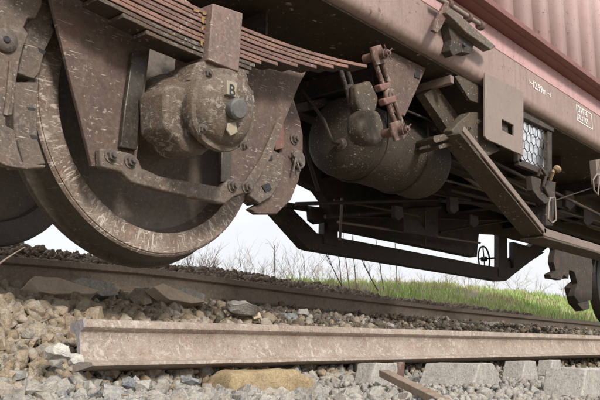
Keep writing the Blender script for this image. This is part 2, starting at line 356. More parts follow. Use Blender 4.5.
def stones(name, items, mat, parent, smooth=False):
    vs = []; fs = []; k = 0
    cut = sorted((dist(it) for it in items), reverse=True)[min(len(items)-1, 1700)]
    for it in items:
        (V, T), p, s = it
        if dist(it) > cut:
            for i_, q_ in enumerate(ANG):
                if q_ is it[0]: V, T = ANG2[i_]
        a = rng.normal(size=(3, 3)); q, _ = np.linalg.qr(a)
        if np.linalg.det(q) < 0: q[:, 0] *= -1
        q = q*np.array([1, 1, 1])
        W = (V*s)@q.T + np.array(p); vs.append(W); fs.append(T+k); k += len(V)
    vs = np.concatenate(vs).astype(np.float32); fs = np.concatenate(fs)
    me = bpy.data.meshes.new(name); me.vertices.add(len(vs)); me.vertices.foreach_set('co', vs.ravel())
    me.loops.add(fs.size); me.loops.foreach_set('vertex_index', fs.ravel().astype(np.int32))
    me.polygons.add(len(fs)); me.polygons.foreach_set('loop_start', np.arange(0, fs.size, 3, dtype=np.int32))
    me.update(); me.validate(); me.materials.append(mat)
    if smooth: me.polygons.foreach_set('use_smooth', [True]*len(me.polygons)); me.set_sharp_from_angle(angle=math.radians(40))
    o = bpy.data.objects.new(name, me); C.objects.link(o)
    if parent: o.parent = parent; o['kind'] = 'stuff'
    else: o['kind'] = 'stuff'
    return o
def in_view(x, y, z, m=40):
    p = Vector((x, y, z)); d = p.dot(Fw)
    if d < .4: return False
    u = 300+FL*p.dot(Rt)/d; v = 200-FL*p.dot(Up)/d
    return -m < u < 640 and -m < v < 400+m*1.2
def pxof(p):
    d = p.dot(Fw); return 300+FL*p.dot(Rt)/d, 200-FL*p.dot(Up)/d
# ballast, near side of the track
tan_i, grey_i, brown_i, dark_i = [], [], [], []
def scatter(n, x0, x1, y0, y1, s0, s1):
    for _ in range(n):
        x = random.uniform(x0, x1); y = random.uniform(y0, y1)
        if abs(y-3.45) < .05: continue
        s = random.uniform(s0, s1)*(1.35 if random.random() < .12 else 1)
        z = gh(x, y)+random.uniform(-.3, .75)*s
        if y < 1.9: z = min(z, gh(x, y)+.045)
        # keep clear of the ochre lump
        if not in_view(x, y, z, 60): continue
        tanw = lerp(y, [1.86, 2.05], [0, 1])*lerp(x, [2.6, 3.6], [1, .55])
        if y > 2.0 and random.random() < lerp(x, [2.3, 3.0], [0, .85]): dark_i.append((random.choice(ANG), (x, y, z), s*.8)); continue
        if random.random() < tanw:
            (tan_i if x < 3.4 or random.random() < .4 else brown_i).append((random.choice(LMP if random.random() < .3 else ANG), (x, y, z), s*.95))
        else:
            grey_i.append((random.choice(ANG), (x, y, z), s))
scatter(3600, .6, 3.0, 1.25, 2.12, .013, .033)
scatter(200, .6, 3.0, 1.6, 2.12, .03, .040)
scatter(4500, .8, 4.2, 1.0, 2.12, .011, .022)
scatter(6500, 1.5, 7.0, .45, 1.3, .009, .020)
scatter(14000, .8, 4.2, 1.2, 3.42, .005, .010)
for _ in range(1500):
    x = random.uniform(2.2, 4.6); y = random.uniform(1.36, 1.72)
    if in_view(x, y, -.1): grey_i.append((random.choice(ANG), (x, y, gh(x, y)+random.uniform(.01, .045)), random.uniform(.010, .022)))
scatter(5500, 4.2, 9.5, 1.1, 2.2, .014, .026)
scatter(6000, .8, 4.0, 2.1, 3.42, .012, .034)
scatter(120, .8, 3.0, 2.1, 3.2, .034, .05)
scatter(5000, .8, 4.0, 2.0, 3.42, .010, .02)
scatter(3500, 4.0, 9.5, 2.1, 3.42, .015, .03)
for _ in range(13000):
    x = random.uniform(1.2, 9.0); y = random.uniform(3.55, 4.75); s = random.uniform(.009, .028)
    if x > 7 and random.random() < (x-7)/2: continue
    brown_i.append((random.choice(ANG if random.random() < .6 else LMP), (x, y, gh(x, y)+random.uniform(-.2, .9)*s), s))
# the stones that show largest become parts of their own
def visible_big(lst, k):
    idx = sorted(range(len(lst)), key=lambda i: -dist(lst[i]) - (0 if lst[i][1][2] > gh(lst[i][1][0], lst[i][1][1])+.1*lst[i][2] else -9))
    idx = [i for i in idx if in_view(*lst[i][1], 3)][:k]; st = set(idx)
    return [lst[i] for i in idx], [q for i, q in enumerate(lst) if i not in st]
bg_, grey_i = visible_big(grey_i, 130); bt_, tan_i = visible_big(tan_i, 150)
def ind_mesh(k, lumpy, mat):
    V, T = (LMP if lumpy else ANG2)[k]
    me = bpy.data.meshes.new('stone'); me.from_pydata([tuple(v) for v in V], [], [tuple(int(q) for q in f) for f in T]); me.materials.append(mat)
    me.polygons.foreach_set('use_smooth', [True]*len(me.polygons)); me.set_sharp_from_angle(angle=math.radians(28))
    return me
IM = {}
for lst, mt, key in ((bg_, M_stoneG, 'g'), (bt_, M_stoneT, 't')):
    for shp, p, s in lst:
        lum = any(shp is q for q in LMP); k = [i for i, q in enumerate(LMP if lum else ANG) if q is shp][0]
        if (key, lum, k) not in IM: IM[(key, lum, k)] = ind_mesh(k, lum, mt)
        o = bpy.data.objects.new('stone', IM[(key, lum, k)]); C.objects.link(o); o.parent = ground
        o.location = p; o.scale = (s, s, s); o.rotation_euler = (random.uniform(0, 6.3), random.uniform(0, 6.3), random.uniform(0, 6.3))
stones('loose_ballast', grey_i, M_stoneG, ground)
stones('dirty_ballast', tan_i, M_stoneT, ground)
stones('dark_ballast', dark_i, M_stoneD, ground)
stones('brown_ballast', brown_i, M_stoneB, ground)

# ---------------------------------------------------------------- rails
def rail_profile(h, head=.068, headh=.034, web=.016, foot=.12, footh=.011):
    a, b_, c = head/2, web/2, foot/2
    half = [(a*.72, h), (a*.93, h-.003), (a, h-.008), (a, h-headh+.002), (a-.002, h-headh), (b_+.006, h-headh-.008), (b_+.001, h-headh-.016), (b_, h-headh-.026), (b_, footh+.030),
            (b_+.002, footh+.020), (b_+.010, footh+.012), (b_+.022, footh+.007), (c-.001, footh), (c, footh-.002), (c, .001), (c-.002, 0)]
    return half+[(-x, z) for x, z in reversed(half)]
def sweep_rail(name, pts, prof, mat, parent=None, roll=0.):
    """pts: foot centre line"""
    mb = MB(); n = len(prof); pts = [Vector(p) for p in pts]
    for i, p in enumerate(pts):
        d = (pts[min(i+1, len(pts)-1)]-pts[max(i-1, 0)]).normalized(); side = Vector((0, 0, 1)).cross(d).normalized(); up = d.cross(side)
        s2 = side*math.cos(roll)+up*math.sin(roll); u2 = up*math.cos(roll)-side*math.sin(roll)
        mb.v += [p+s2*x+u2*z for x, z in prof]
    for i in range(len(pts)-1):
        for j in range(n): mb.f.append((i*n+j, i*n+(j+1) % n, (i+1)*n+(j+1) % n, (i+1)*n+j))
    mb.f.append(tuple(range(n))); mb.f.append(tuple(reversed(range((len(pts)-1)*n, len(pts)*n))))
    return mb.build(name, mat, parent, 0, smooth=32)
RH = .15
rx = [(-1.5, .44), (1.0, .468), (1.933, .475), (2.868, .492), (4.244, .462), (6.184, .437), (9.88, .421), (16, .40)]
pts = []
for X in np.arange(-1.5, 16, .35):
    z = lerp(X, [a for a, _ in rx], [b for _, b in rx]); pts.append((X, 3.45+.035, z-RH))
tr = sweep_rail('track_rail', pts, rail_profile(RH), M_trail)
tag(tr, 'brown rail still standing in the track beneath the wagon, ballast heaped against it', 'rail')
A = P(82, 318, 1.93); B = P(600, 333, 1.90); A2 = P(82, 372, 1.93); B2 = P(600, 357, 1.90)
h1 = A.z-A2.z; dirn = (B-A).normalized()
foot0 = Vector((A2.x, 1.955, A2.z+.004)); foot1 = Vector((B2.x, 1.985, B2.z))
dv = (foot1-foot0)/(foot1.x-foot0.x)
lprof = rail_profile(h1-.006, .066, .028, .015, .118, .011)
foot0.x += .015
lr = sweep_rail('loose_rail', [foot0+dv*t for t in (0, .5, 1.5, 2.5, 4, 6, 9, 12)], lprof, M_rail, roll=-.20)
cf = sweep_rail('cut_face', [foot0-dv*.004, foot0+dv*.002], [(x*.985, z*.99+.0008) for x, z in lprof], grimy('bluish_cut_steel', (.26, .26, .29), (.34, .27, .22), DUST, .3, .2, rust=.3), None, roll=-.20)
cf.parent = lr; cf.location = cf.location-lr.location
tag(lr, 'long pale rusty rail lying loose on the ballast in the foreground', 'rail')

# ---------------------------------------------------------------- wagon
WG = empty('freight_wagon', (1.7, 2.85, .33), 'rusty brown flat freight wagon with mud splashed running gear, carrying the pink container', 'wagon')
X0, X1 = -1.2, 13.0
# body
mb = MB(); zb, zt = 1.48, 1.715
prof = [(1.85, zt), (1.85, zb+.05), (1.858, zb+.022), (1.876, zb+.006), (1.90, zb), (2.14, zb), (2.14, zb+.02), (1.875, zb+.03), (1.875, zt)]
mb.prism([(X0, y, z) for y, z in prof], (X1-X0, 0, 0))
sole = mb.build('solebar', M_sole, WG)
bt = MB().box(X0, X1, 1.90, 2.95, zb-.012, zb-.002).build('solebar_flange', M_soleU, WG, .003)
fb = MB().box(X0, X1, 1.9, 3.8, 1.62, 1.70).build('floor', M_under, WG, .004)
for y0 in (2.58, 3.02):
    MB().box(X0, X1, y0, y0+.09, 1.28, 1.618).build('centre_sill', M_under, WG, .006)
for k, X in enumerate((2.35, 3.15, 3.9, 4.7, 5.6, 6.6, 7.8, 9.2)):
    m_ = MB().box(X, X+.012, 2.15, 3.75, 1.36, 1.60); m_.box(X-.05, X+.06, 2.15, 3.75, 1.345, 1.357)
    m_.build('cross_beam', M_under, WG, .003)
# inner apron between wheel and solebar (hides floor gap over the wheel)
# far side solebar and truss
slab('far_solebar', [(296, 178), (320, 190), (327, 200), (339, 229), (477, 257), (479, 233), (500, 234), (548, 246), (640, 258), (640, 120), (300, 100)], 3.66, .09, M_under, WG)
slab('far_truss', [(276, 213), (287, 203), (317, 233), (330, 236), (500, 268), (544, 237), (551, 245), (506, 281), (500, 281), (313, 250), (307, 248)], 3.84, .09, M_under, WG)
slab('far_post', [(325, 188), (338, 190), (338, 246), (324, 243)], 3.83, .06, M_under, WG)
slab('far_post', [(499, 225), (507, 225), (508, 277), (499, 277)], 3.83, .06, M_under, WG)
slab('far_post', [(514, 242), (531, 247), (531, 256), (525, 262), (514, 268)], 3.8, .06, M_under, WG)
slab('far_brace', [(287, 202), (328, 209), (328, 214), (287, 207)], 3.8, .05, M_under, WG)
slab('far_bracket', [(311, 206), (325, 208), (326, 222), (318, 224), (312, 220)], 3.75, .05, M_under, WG)
slab('far_brace', [(530, 252), (545, 252), (530, 262), (507, 262), (507, 258), (520, 257)], 3.86, .03, M_under, WG)
hw = MB(); hc = P(484, 259, 4.05); hr = .135
ring = [hc+Vector((math.cos(a)*hr, 0, math.sin(a)*hr*1.05)) for a in np.linspace(0, 2*math.pi, 28, endpoint=False)]
hw.tube(ring, .010, 8, True)
for a in np.linspace(0, 2*math.pi, 4, endpoint=False): hw.tube([hc, hc+Vector((math.cos(a+.1)*hr, 0, math.sin(a+.1)*hr))], .008, 6)
hw.cyl(hc+Vector((0, .03, 0)), (0, -1, 0), .028, .06); hw.tube([hc, P(507, 257, 3.9)], .012, 6)
hw.build('handbrake_wheel', M_black, WG)
# rods and pipes below the floor
def rod(name, a, b_, r, mat=M_under): return MB().tube([a, b_], r, 8).build(name, mat, WG)
rod('brake_rod', P(296, 204, 3.3), P(560, 196, 3.0), .013); rod('brake_rod', P(325, 217, 3.5), P(440, 207, 3.2), .016, M_frame)
rod('brake_rod', P(325, 216, 3.5), P(560, 222, 3.6), .012); rod('brake_rod', P(440, 232, 3.5), P(600, 205, 3.2), .010)
rod('air_pipe', P(398, 115, 2.3), P(600, 215, 2.2), .012, M_frame); rod('air_pipe', P(420, 150, 2.5), P(540, 190, 2.5), .016, M_frame)
rod('air_pipe', P(450, 190, 2.8), P(600, 228, 2.6), .014); rod('air_pipe', P(400, 108, 2.1), P(470, 136, 2.1), .006, M_frame)
rod('air_pipe', P(555, 168, 2.4), P(610, 178, 2.4), .016, M_frame)
rod('cable', P(556, 200, 2.0), P(606, 183, 1.95), .004, M_frame)
for i_, (xa, ya, Ya, xb, yb, Yb, rr_) in enumerate(((386, 186, 2.9, 470, 200, 2.9, .010), (430, 176, 2.6, 600, 222, 2.5, .009), (452, 168, 2.7, 520, 214, 2.5, .014), (440, 200, 3.0, 540, 208, 3.0, .018),
        (470, 160, 2.4, 548, 202, 2.3, .008), (476, 190, 3.2, 600, 230, 3.0, .016), (560, 150, 2.3, 606, 172, 2.3, .010), (562, 186, 2.6, 606, 196, 2.6, .020), (566, 206, 2.8, 606, 220, 2.8, .012),
        (300, 130, 2.6, 318, 190, 2.9, .012), (334, 200, 3.4, 420, 216, 3.2, .009), (338, 222, 3.4, 480, 243, 3.5, .010), (410, 128, 2.2, 458, 152, 2.2, .012), (425, 210, 3.2, 425, 245, 3.4, .008), (342, 198, 3.3, 340, 240, 3.4, .010))):
    rod('pull_rod', P(xa, ya, Ya), P(xb, yb, Yb), rr_, (M_frame, M_truss, M_trussf)[i_ % 3] if rr_ < .018 else M_frame)
for (x, y, Y, h_) in ((450, 196, 2.8, 14), (506, 200, 2.6, 12), (566, 190, 2.4, 16), (584, 204, 2.5, 18), (470, 214, 3.0, 10), (395, 205, 3.0, 12)):
    slab('rod_bracket', [(x, y), (x+8, y+2), (x+9, y+h_), (x+4, y+h_+4), (x, y+h_)], Y, .03, M_frame, WG, .003, rough=.003)
for (x0, y0, x1, y1, Y) in ((296, 104, 352, 92, 2.45), (300, 120, 345, 108, 2.8), (560, 158, 600, 165, 2.6), (555, 210, 600, 205, 2.6)):
    MB().slab([(x0, y0), (x1, y1), (x1, y1+9), (x0, y0+9)], Y, .05).build('cross_stay', M_frame, WG, .003)
slab('hanger_plate', [(402, 190), (438, 186), (438, 238), (404, 232)], 3.3, .02, M_under, WG)
# crown end cross bearer and braces left of the plate
mb = MB(); e = P(452, 79, 1.9)
mb.prism([e+Vector(v) for v in ((-.012, 0, .022), (.022, 0, .022), (.022, 0, -.022), (-.012, 0, -.022))], (-.0, .75, -.03))
mb.build('cross_bearer', M_trussf, WG, .004)
slab('diagonal_brace', [(424, 94), (437, 86), (466, 126), (454, 138)], 2.02, .05, M_truss, WG)
slab('gusset', [(455, 76), (468, 73), (486, 73), (485, 106), (470, 100)], 1.90, .02, M_truss, WG)
mb = MB().slab([(452, 130), (464, 118), (470, 112), (484, 113), (489, 138), (500, 150), (484, 158), (468, 152), (458, 142)], 1.90, .06)
mb.build('truss_gusset', M_truss, WG, .006, rough=.006)
mb = MB().tube([P(398, 150, 2.35), P(436, 139, 1.97), P(458, 134, 1.92)], .020, 8); mb.build('brace_bar', M_truss, WG)
mb = MB().tube([P(396, 158, 2.35), P(440, 147, 1.97), P(466, 139, 1.92)], .012, 8); mb.build('brace_bar', M_truss, WG)
# near truss: angle iron, lit outer face and shaded speckled underside set by colour
pA, pB, pC = P(463, 128, 1.85), P(545, 232, 1.85), Vector((11.0, 1.85, .70))
pB.z = .745
def beam(name, a, b_, h, w_, mat, **k):
    d = (b_-a).normalized(); n = Vector((-d.z, 0, d.x)) if d.x > 0 else Vector((d.z, 0, -d.x))
    return MB().prism([a+n*h/2, b_+n*h/2, b_-n*h/2, a-n*h/2], (0, w_, 0)).build(name, mat, WG, .004)
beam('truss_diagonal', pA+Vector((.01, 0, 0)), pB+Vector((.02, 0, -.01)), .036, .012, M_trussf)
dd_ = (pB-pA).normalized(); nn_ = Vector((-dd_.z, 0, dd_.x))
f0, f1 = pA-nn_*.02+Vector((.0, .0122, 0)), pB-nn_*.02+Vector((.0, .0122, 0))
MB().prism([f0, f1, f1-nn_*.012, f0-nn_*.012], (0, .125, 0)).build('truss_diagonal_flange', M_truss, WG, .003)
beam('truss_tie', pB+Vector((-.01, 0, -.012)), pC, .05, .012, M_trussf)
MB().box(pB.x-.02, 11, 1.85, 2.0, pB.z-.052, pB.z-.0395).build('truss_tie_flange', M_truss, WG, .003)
MB().prism([P(546, 180, 1.93), P(556, 182, 1.93), P(553, 226, 1.93), P(546, 226, 1.93)], (0, .07, 0)).build('truss_post', M_frame, WG, .003)
for x, y in ((468, 128), (478, 122), (472, 142), (482, 146)): MB().hexnut(P(x, y, 1.899), .012, .012).build('bolt', M_bolt, WG)
# solebar end plate with square hole
out = [P(x, y, 1.846) for x, y in ((485, 72), (523.5, 92), (523.5, 155.5), (487, 139), (485, 136))]
hole = [P(x, y, 1.846) for x, y in ((502, 119), (514, 125), (514, 136), (502, 130))]
mb = MB(); th = Vector((0, .012, 0)); pp = out+hole
fr = [(0, 1, 6, 5), (1, 6, 7, 2), (2, 7, 8, 3), (0, 5, 8, 3, 4)]
fr = [(0, 1, 6, 5), (1, 2, 7, 6), (2, 3, 8, 7), (3, 4, 0, 5, 8)]
mb.v = [Vector(p) for p in pp]+[Vector(p)+th for p in pp]
mb.f = fr+[tuple(9+i for i in reversed(f)) for f in fr]+[(i, (i+1) % 5, (i+1) % 5+9, i+9) for i in range(5)]+[(5+i, 5+(i+1) % 4, 14+(i+1) % 4, 14+i) for i in range(4)]
mb.build('side_plate', M_plate, WG, .002)
slab('latch', [(500, 119), (508, 123), (508, 133), (500, 130)], 1.875, .01, M_truss, WG)
# wire-mesh panel in its frame, mirror put in to show bright sky
ref = MB().slab([(522, 118), (549, 136), (549, 172), (522, 160)], 1.93, .006).build('sky_mirror', M_mirror, WG, .001)
ref.rotation_euler = (math.radians(6), 0, 0)  # tilted so the mirror sends back sky
fm = MB()
fm.slab([(520, 110), (525, 112), (554, 128), (554, 132), (520, 116)], 1.885, .06)
fm.slab([(548, 131), (552, 132), (552, 178), (548, 177)], 1.895, .03)
fm.slab([(519, 158), (550, 172), (551, 178), (519, 165)], 1.895, .03)
fm.slab([(518, 112), (522, 114), (522, 163), (518, 161)], 1.895, .03)
fm.build('mesh_frame', M_under, WG, .003)
mw = MB(); a0 = P(523, 116, 1.912)
ha = .040; w3 = math.sqrt(3)*ha
for j in range(-1, 14):
    for i in range(-2, 12):
        cxh = a0.x+i*w3+(j % 2)*w3/2; czh = a0.z-j*1.5*ha
        hp = [Vector((cxh+ha*math.sin(q_), 1.914, czh+ha*math.cos(q_))) for q_ in (0, math.pi/3, 2*math.pi/3, math.pi)]
        for q0, q1 in zip(hp, hp[1:]):
            u, v = pxof((q0+q1)/2)
            if 522 < u < 549 and 118+(u-523)*.66 < v < 160+(u-523)*.48: mw.tube([q0, q1], .0028, 4)
if mw.v: mw.build('wire_mesh', M_black, ref.parent, 0)
# air tap group under the mesh panel
mb = MB().slab([(532, 176), (541, 179), (541, 189), (555, 192), (556, 200), (545, 204), (537, 196), (533, 190)], 1.90, .04)
mb.build('bracket', M_frame, WG, .003, rough=.003)
mb = MB().tube([P(538, 176, 1.9), P(541, 168, 1.88), P(546, 176, 1.87), P(543, 186, 1.88), P(548, 196, 1.9)], .010, 8); mb.build('coupling_hook', M_frame, WG)
mb = MB().tube([P(x, y, 1.9) for x, y in ((550, 198), (555, 198), (556, 220), (552, 223), (548, 219), (549, 203))], .006, 8, True); mb.build('pull_loop', M_plate, WG)
mb = MB().tube([P(550, 180, 1.9), P(553, 172, 1.87), P(556, 167, 1.86)], .012, 8); mb.lathe([(0, 0), (.02, .004), (.027, .02), (.022, .034), (0, .04)], P(555, 171, 1.86), (.5, -.5, .6), 16)
mb.build('air_plug', M_orange, WG)
mb = MB().tube([P(x, y, 1.88) for x, y in ((604, 150), (600, 172), (598, 195), (594, 190), (593, 180), (597, 174), (604, 176))], .006, 8); mb.build('hose_ring', M_plate, WG)
mb = MB().slab([(596, 160), (604, 158), (604, 186), (598, 184)], 1.9, .05); mb.build('bracket', M_trussf, WG, .003)
# upper locking bracket on the solebar
mb = MB().slab([(446, 12), (451, 8), (466, 20), (496, 46), (491, 49.5), (467, 33)], 1.76, .05); mb.build('lock_arm', M_brake, WG, .004, rough=.002)
mb = MB().tube([P(436, -3, 1.79), P(455, 8, 1.79), P(481, 25, 1.79)], .013, 12); mb.build('lock_pin', M_plate, WG)
for x, y in ((447, 3), (467, 17), (479, 25)):
    c0 = P(x, y, 1.79); d = (P(481, 25, 1.79)-P(436, -3, 1.79)).normalized(); MB().cyl(c0, d, .024, .03, 16).build('pin_collar', M_link, WG)
slab('hanger_plate', [(446, 1), (451, 6), (449, 13), (440, 30), (437, 33), (433, 30), (434, 24)], 1.78, .015, M_link, WG)
mb = MB().slab([(447, 18), (462, 24), (476, 36), (475, 44), (470, 54), (462, 52), (453, 56), (450, 50), (452, 40)], 1.80, .048); mb.build('lock_bracket', M_frame, WG, .004, rough=.003)
MB().cyl(P(464, 45, 1.795), (0, -1, 0), .012, .008, 14).build('bolt', M_black, WG)  # black disc painting the dark of the bracket hole
# shackle bracket plate
slab('spring_bracket', [(384, 48), (426, 68), (405, 116), (394, 112), (388, 90)], 1.97, .014, M_guard, WG)
slab('keeper', [(416, 69), (421, 71), (420, 79), (415, 77)], 1.964, .01, M_black, WG)

# --- wheels
def wheel(name, c, out_d, parent, detail=True):
    """c: centre of outer face, out_d: +1 if the wheel body extends towards +Y"""
    t = 1 if out_d > 0 else -1
    n = 96; d = (0, t, 0)
    rim = MB().lathe([(.408, .030), (.406, .002), (.411, 0), (.474, 0), (.474, .004), (.479, .005), (.485, .012)], c, d, n).build('rim_face', M_rim, None)
    tread = MB().lathe([(.485, .012), (.488, .075), (.497, .098), (.512, .108), (.516, .120), (.510, .134), (.495, .138), (.40, .138)], c, d, n)
    tread = tread.build(name, M_tread, parent)
    web = MB().lathe([(.408, .028), (.402, .040), (.385, .058), (.30, .068), (.22, .052), (.15, .035), (.125, .018), (.115, .0), (.08, .0), (0, .0)], c, d, n)
    web.lathe([(.40, .138), (.39, .10), (.30, .10), (.2, .10), (.12, .14), (.08, .15)], c, d, n)
    for ch, nm in ((rim, 0), (web.build('wheel_web', M_web, None), 1)):
        ch.parent = tread; ch.location = ch.location-tread.location-(parent.location if parent else Vector())
    return tread
wc = Vector((1.70, 2.04, .818))
wheel('wheel', wc, 1, WG)
fc = Vector((1.83, 3.56, .818+.20)); wheel('wheel', fc, -1, WG)
MB().tube([wc+Vector((0, .02, 0)), fc], .08, 20).build('axle', M_web, WG)
w2 = P(601, 287, 3.56); wheel('wheel', w2, -1, WG)
# --- axle guard
gL = [(36, -60), (92, 166), (122, 171), (136, 165), (150, 50), (166, -60)]
g = slab('axle_guard', gL, 1.935, .014, M_guard, WG, .002)
gR = [(222, 46), (318, 58), (306, 72), (299, 85), (283, 125), (272, 155), (251, 192), (236, 197), (221, 186), (221, 60)]
g2 = slab('axle_guard', gR, 1.935, .014, M_guard, WG, .002)
slab('guard_edge', [(283, 125), (272, 155), (251, 192), (236, 197), (240, 190), (262, 157), (277, 122)], 1.925, .009, M_brake, g2, .002)
slab('wear_strip', [(133, 52), (149, 52), (140, 112), (137, 150), (121, 147), (125, 107)], 1.915, .019, M_tread, g, .003)
slab('wear_strip', [(222, 150), (232, 150), (231, 182), (221, 182)], 1.915, .019, M_tread, g2, .003)
tie = slab('guard_tie_bar', [(100, 148), (118, 150), (133, 154), (139, 160), (142, 168), (160, 176), (221, 187), (229, 179), (247, 182), (253, 190), (234, 197), (225, 204), (195, 198), (160, 190), (131, 182), (121, 172), (101, 167)], 1.905, .028, M_brake, WG, .005, rough=.0015)
for x, y in ((110.5, 155.5), (130, 161), (232, 186), (246, 187)):
    MB().hexnut(P(x, y, 1.904), .0165, .015).build('bolt', M_bolt, tie)
for x, y in ((284, 118), (292, 88)): pass
# --- axle box
ax0 = Vector((1.664, 1.64, .751)); axd = (wc-ax0).normalized()
cast = MB().lathe([(0, .018), (.05, .018), (.082, .024), (.104, .040), (.112, .056), (.128, .058), (.131, .064), (.131, .082), (.124, .088), (.113, .09),
                   (.112, .15), (.118, .2), (.132, .24), (.14, .3), (.14, .36), (0, .36)], ax0, axd, 56)
ab = cast.build('axle_box', M_box, WG, rough=0)
bm = bmesh.new(); bm.from_mesh(ab.data)
for v in bm.verts: v.co += noise.noise_vector(v.co*9)*.006
bm.to_mesh(ab.data); bm.free()
mb = MB().slab([(165, 88), (172, 83), (190, 88), (210, 78), (222, 140), (205, 154), (188, 153), (178, 140), (166, 128)], 1.78, .13)
wg = mb.build('axle_box_lug', M_box, ab, .014, rough=.003)
mb = MB().slab([(197, 62), (214, 60), (246, 70), (250, 84), (238, 80), (204, 84), (190, 80)], 1.78, .14); mb.build('spring_seat', M_box, ab, .006, rough=.003)
MB().cyl(ax0+axd*.02, -axd, .033, .034, 28, .006).build('grease_cap', M_cap, ab)
u_ = axd.orthogonal().normalized(); v_ = axd.cross(u_)
cu = Vector((1, 0, 0)); cv = Vector((0, 0, 1))
for a in (-50, 40, 130, 220):
    q = ax0+axd*.056+(cu*math.cos(math.radians(a))+cv*math.sin(math.radians(a)))*.128
    MB().hexnut(q, .012, .014, tuple(-axd)).build('bolt', M_bolt, ab)
mb = MB(); tg = P(233, 88, 1.645)
tagp = MB().slab([(227, 80), (237, 83), (236, 97), (227, 94)], 1.643, .016).build('number_tag', M_tag, ab, .001)
slab('mud_patch', [(228, 123), (236, 122), (238, 132), (231, 136), (227, 130)], 1.658, .006, M_tag, ab, .002)
def text(name, s, loc, size, mat, parent, rot=(math.pi/2, 0, 0), ext=.0006, shear=0):
    cu_ = bpy.data.curves.new(name, 'FONT'); cu_.body = s; cu_.size = size; cu_.extrude = ext; cu_.offset = size*.012; cu_.space_character = 1.08; cu_.shear = shear
    ob = bpy.data.objects.new(name+'_c', cu_); C.objects.link(ob); bpy.context.view_layer.update()
    me = bpy.data.meshes.new_from_object(ob.evaluated_get(bpy.context.evaluated_depsgraph_get())); C.objects.unlink(ob)
    me.materials.clear(); me.materials.append(mat)
    o = bpy.data.objects.new(name, me); C.objects.link(o); o.rotation_euler = rot
    base = Vector(); q = parent
    while q is not None: base += q.location; q = q.parent
    o.parent = parent; o.location = Vector(loc)-base; return o
text('tag_lettering', 'B', P(228.8, 94, 1.6425), .050, M_black, ab)
# --- leaf spring
spr = MB(); Xc = 1.765; zt0 = 1.122; tl = .0168; kk = .10; ss = .02
ends = [.82, .69, .59, .485, .37, .26, .17, .14, .12, .11]
endsL = [.99, .94, .88, .82, .75, .68, .60, .52, .43, .34]
spring = None
for i in range(10):
    mb = MB(); w0, w1 = 1.79+(i % 2)*.0025, 1.872-(i % 3)*.002
    xs = np.linspace(-endsL[i], ends[i], 26)
    top = [(Xc+x, zt0-i*tl+ss*x+kk*x*x-.0012) for x in xs]; bot = [(X, z-tl+.0028) for X, z in top]
    poly = [(X, w0, z) for X, z in top]+[(X, w0, z) for X, z in reversed(bot)]
    n = 26
    mb.v = [Vector(p) for p in poly]+[Vector((p[0], w1, p[2])) for p in poly]
    N2 = 2*n
    for j in range(n-1):
        mb.f += [(j, j+1, N2-2-j, N2-1-j), (N2+j+1, N2+j, N2+N2-1-j, N2+N2-2-j), (j+1, j, N2+j, N2+j+1), (N2-1-j, N2-2-j, N2+N2-2-j, N2+N2-1-j)]
    mb.f += [(0, N2-1, 2*N2-1, N2), (n-1, N2+n-1, N2+n, n)]
    lf = mb.build('leaf', M_mudleaf if i > 6 else (M_leafA, M_leafB)[(i*7 % 5) % 2], spring, .0022, rough=0)
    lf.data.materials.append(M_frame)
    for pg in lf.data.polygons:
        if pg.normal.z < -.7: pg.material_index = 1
    if i == 0: lf.name = 'leaf_spring'; spring = lf; lf.parent = WG; lf.location = lf.location-WG.location
bk = MB().slab([(213, 3), (243, 13), (239, 72), (208, 60)], 1.765, .165).build('spring_buckle', M_buckle, spring, .004)
slab('mark', [(202, 16), (205, 17), (204, 24), (202, 22)], 1.787, .003, M_yel, spring, .0003)
for q_ in ([(194, 9), (200, 10), (199, 12.5), (194, 11)], [(201.6, 26), (204.4, 27), (203, 31), (201.8, 30)], [(201, 34), (203, 34), (203, 36), (201, 36)], [(201, 40), (203, 41), (202.5, 46), (201, 45)], [(203, 11), (207, 13), (206, 15), (203, 14)]): slab('mark', q_, 1.787, .003, M_yel, spring, .0003)
# --- shackle links
def link(c0, c1, wd, Y, r, mat, name='shackle_link'):
    a, b_ = P(*c0, Y), P(*c1, Y); d = (b_-a).normalized(); s_ = Vector((d.z, 0, -d.x))
    pts = []
    for k in range(7): t = math.pi*k/6; pts.append(a+s_*wd*math.cos(t)-d*wd*math.sin(t))
    for k in range(7): t = math.pi*k/6; pts.append(b_-s_*wd*math.cos(t)+d*wd*math.sin(t))
    return MB().tube(pts, r, 10, True).build(name, mat, WG, rough=0)
link((376, 55), (387, 87), .026, 1.80, .011, M_link); link((389, 96), (401, 131), .026, 1.79, .011, M_link)
link((351, 92), (358, 122), .028, 2.06, .011, M_frame); link((344, 70), (350, 90), .026, 2.06, .011, M_frame)
for (x, y, Y, r) in ((383, 54, 1.77, .020), (402, 130, 1.76, .020)):
    o = P(x, y, Y)
    mb = MB().cyl(o+Vector((0, .10, 0)), (0, -1, 0), r, .11, 18); mb.hexnut(o+Vector((0, -.01, 0)), .016, .018)
    mb.tube([o+Vector((-.024, -.022, .03)), o+Vector((.0, -.022, 0)), o+Vector((.026, -.024, -.022))], .003, 5)
    mb.tube([o+Vector((.0, -.022, 0)), o+Vector((.035, -.024, .03))], .003, 5)
    mb.build('shackle_pin', M_link, WG)
    sgn = slab('pin_keeper', [(x-11, y-7), (x-2, y-10), (x+3, y+2), (x+3, y+9), (x-6, y+11), (x-9, y+3)], Y+.012, .014, M_link, WG, .003)
slab('link_spacer', [(380, 84), (391, 81.5), (392, 88), (382, 91)], 1.782, .035, M_red, WG, .006)
slab('link_spacer', [(384, 98), (396, 95), (397, 102), (386, 105)], 1.772, .035, M_red, WG, .006)
mb = MB().tube([P(388, 84, 1.79), P(390, 98, 1.785)], .009, 10); mb.build('link_bolt', M_bolt, WG)
bs = P(373, 126, 1.92)
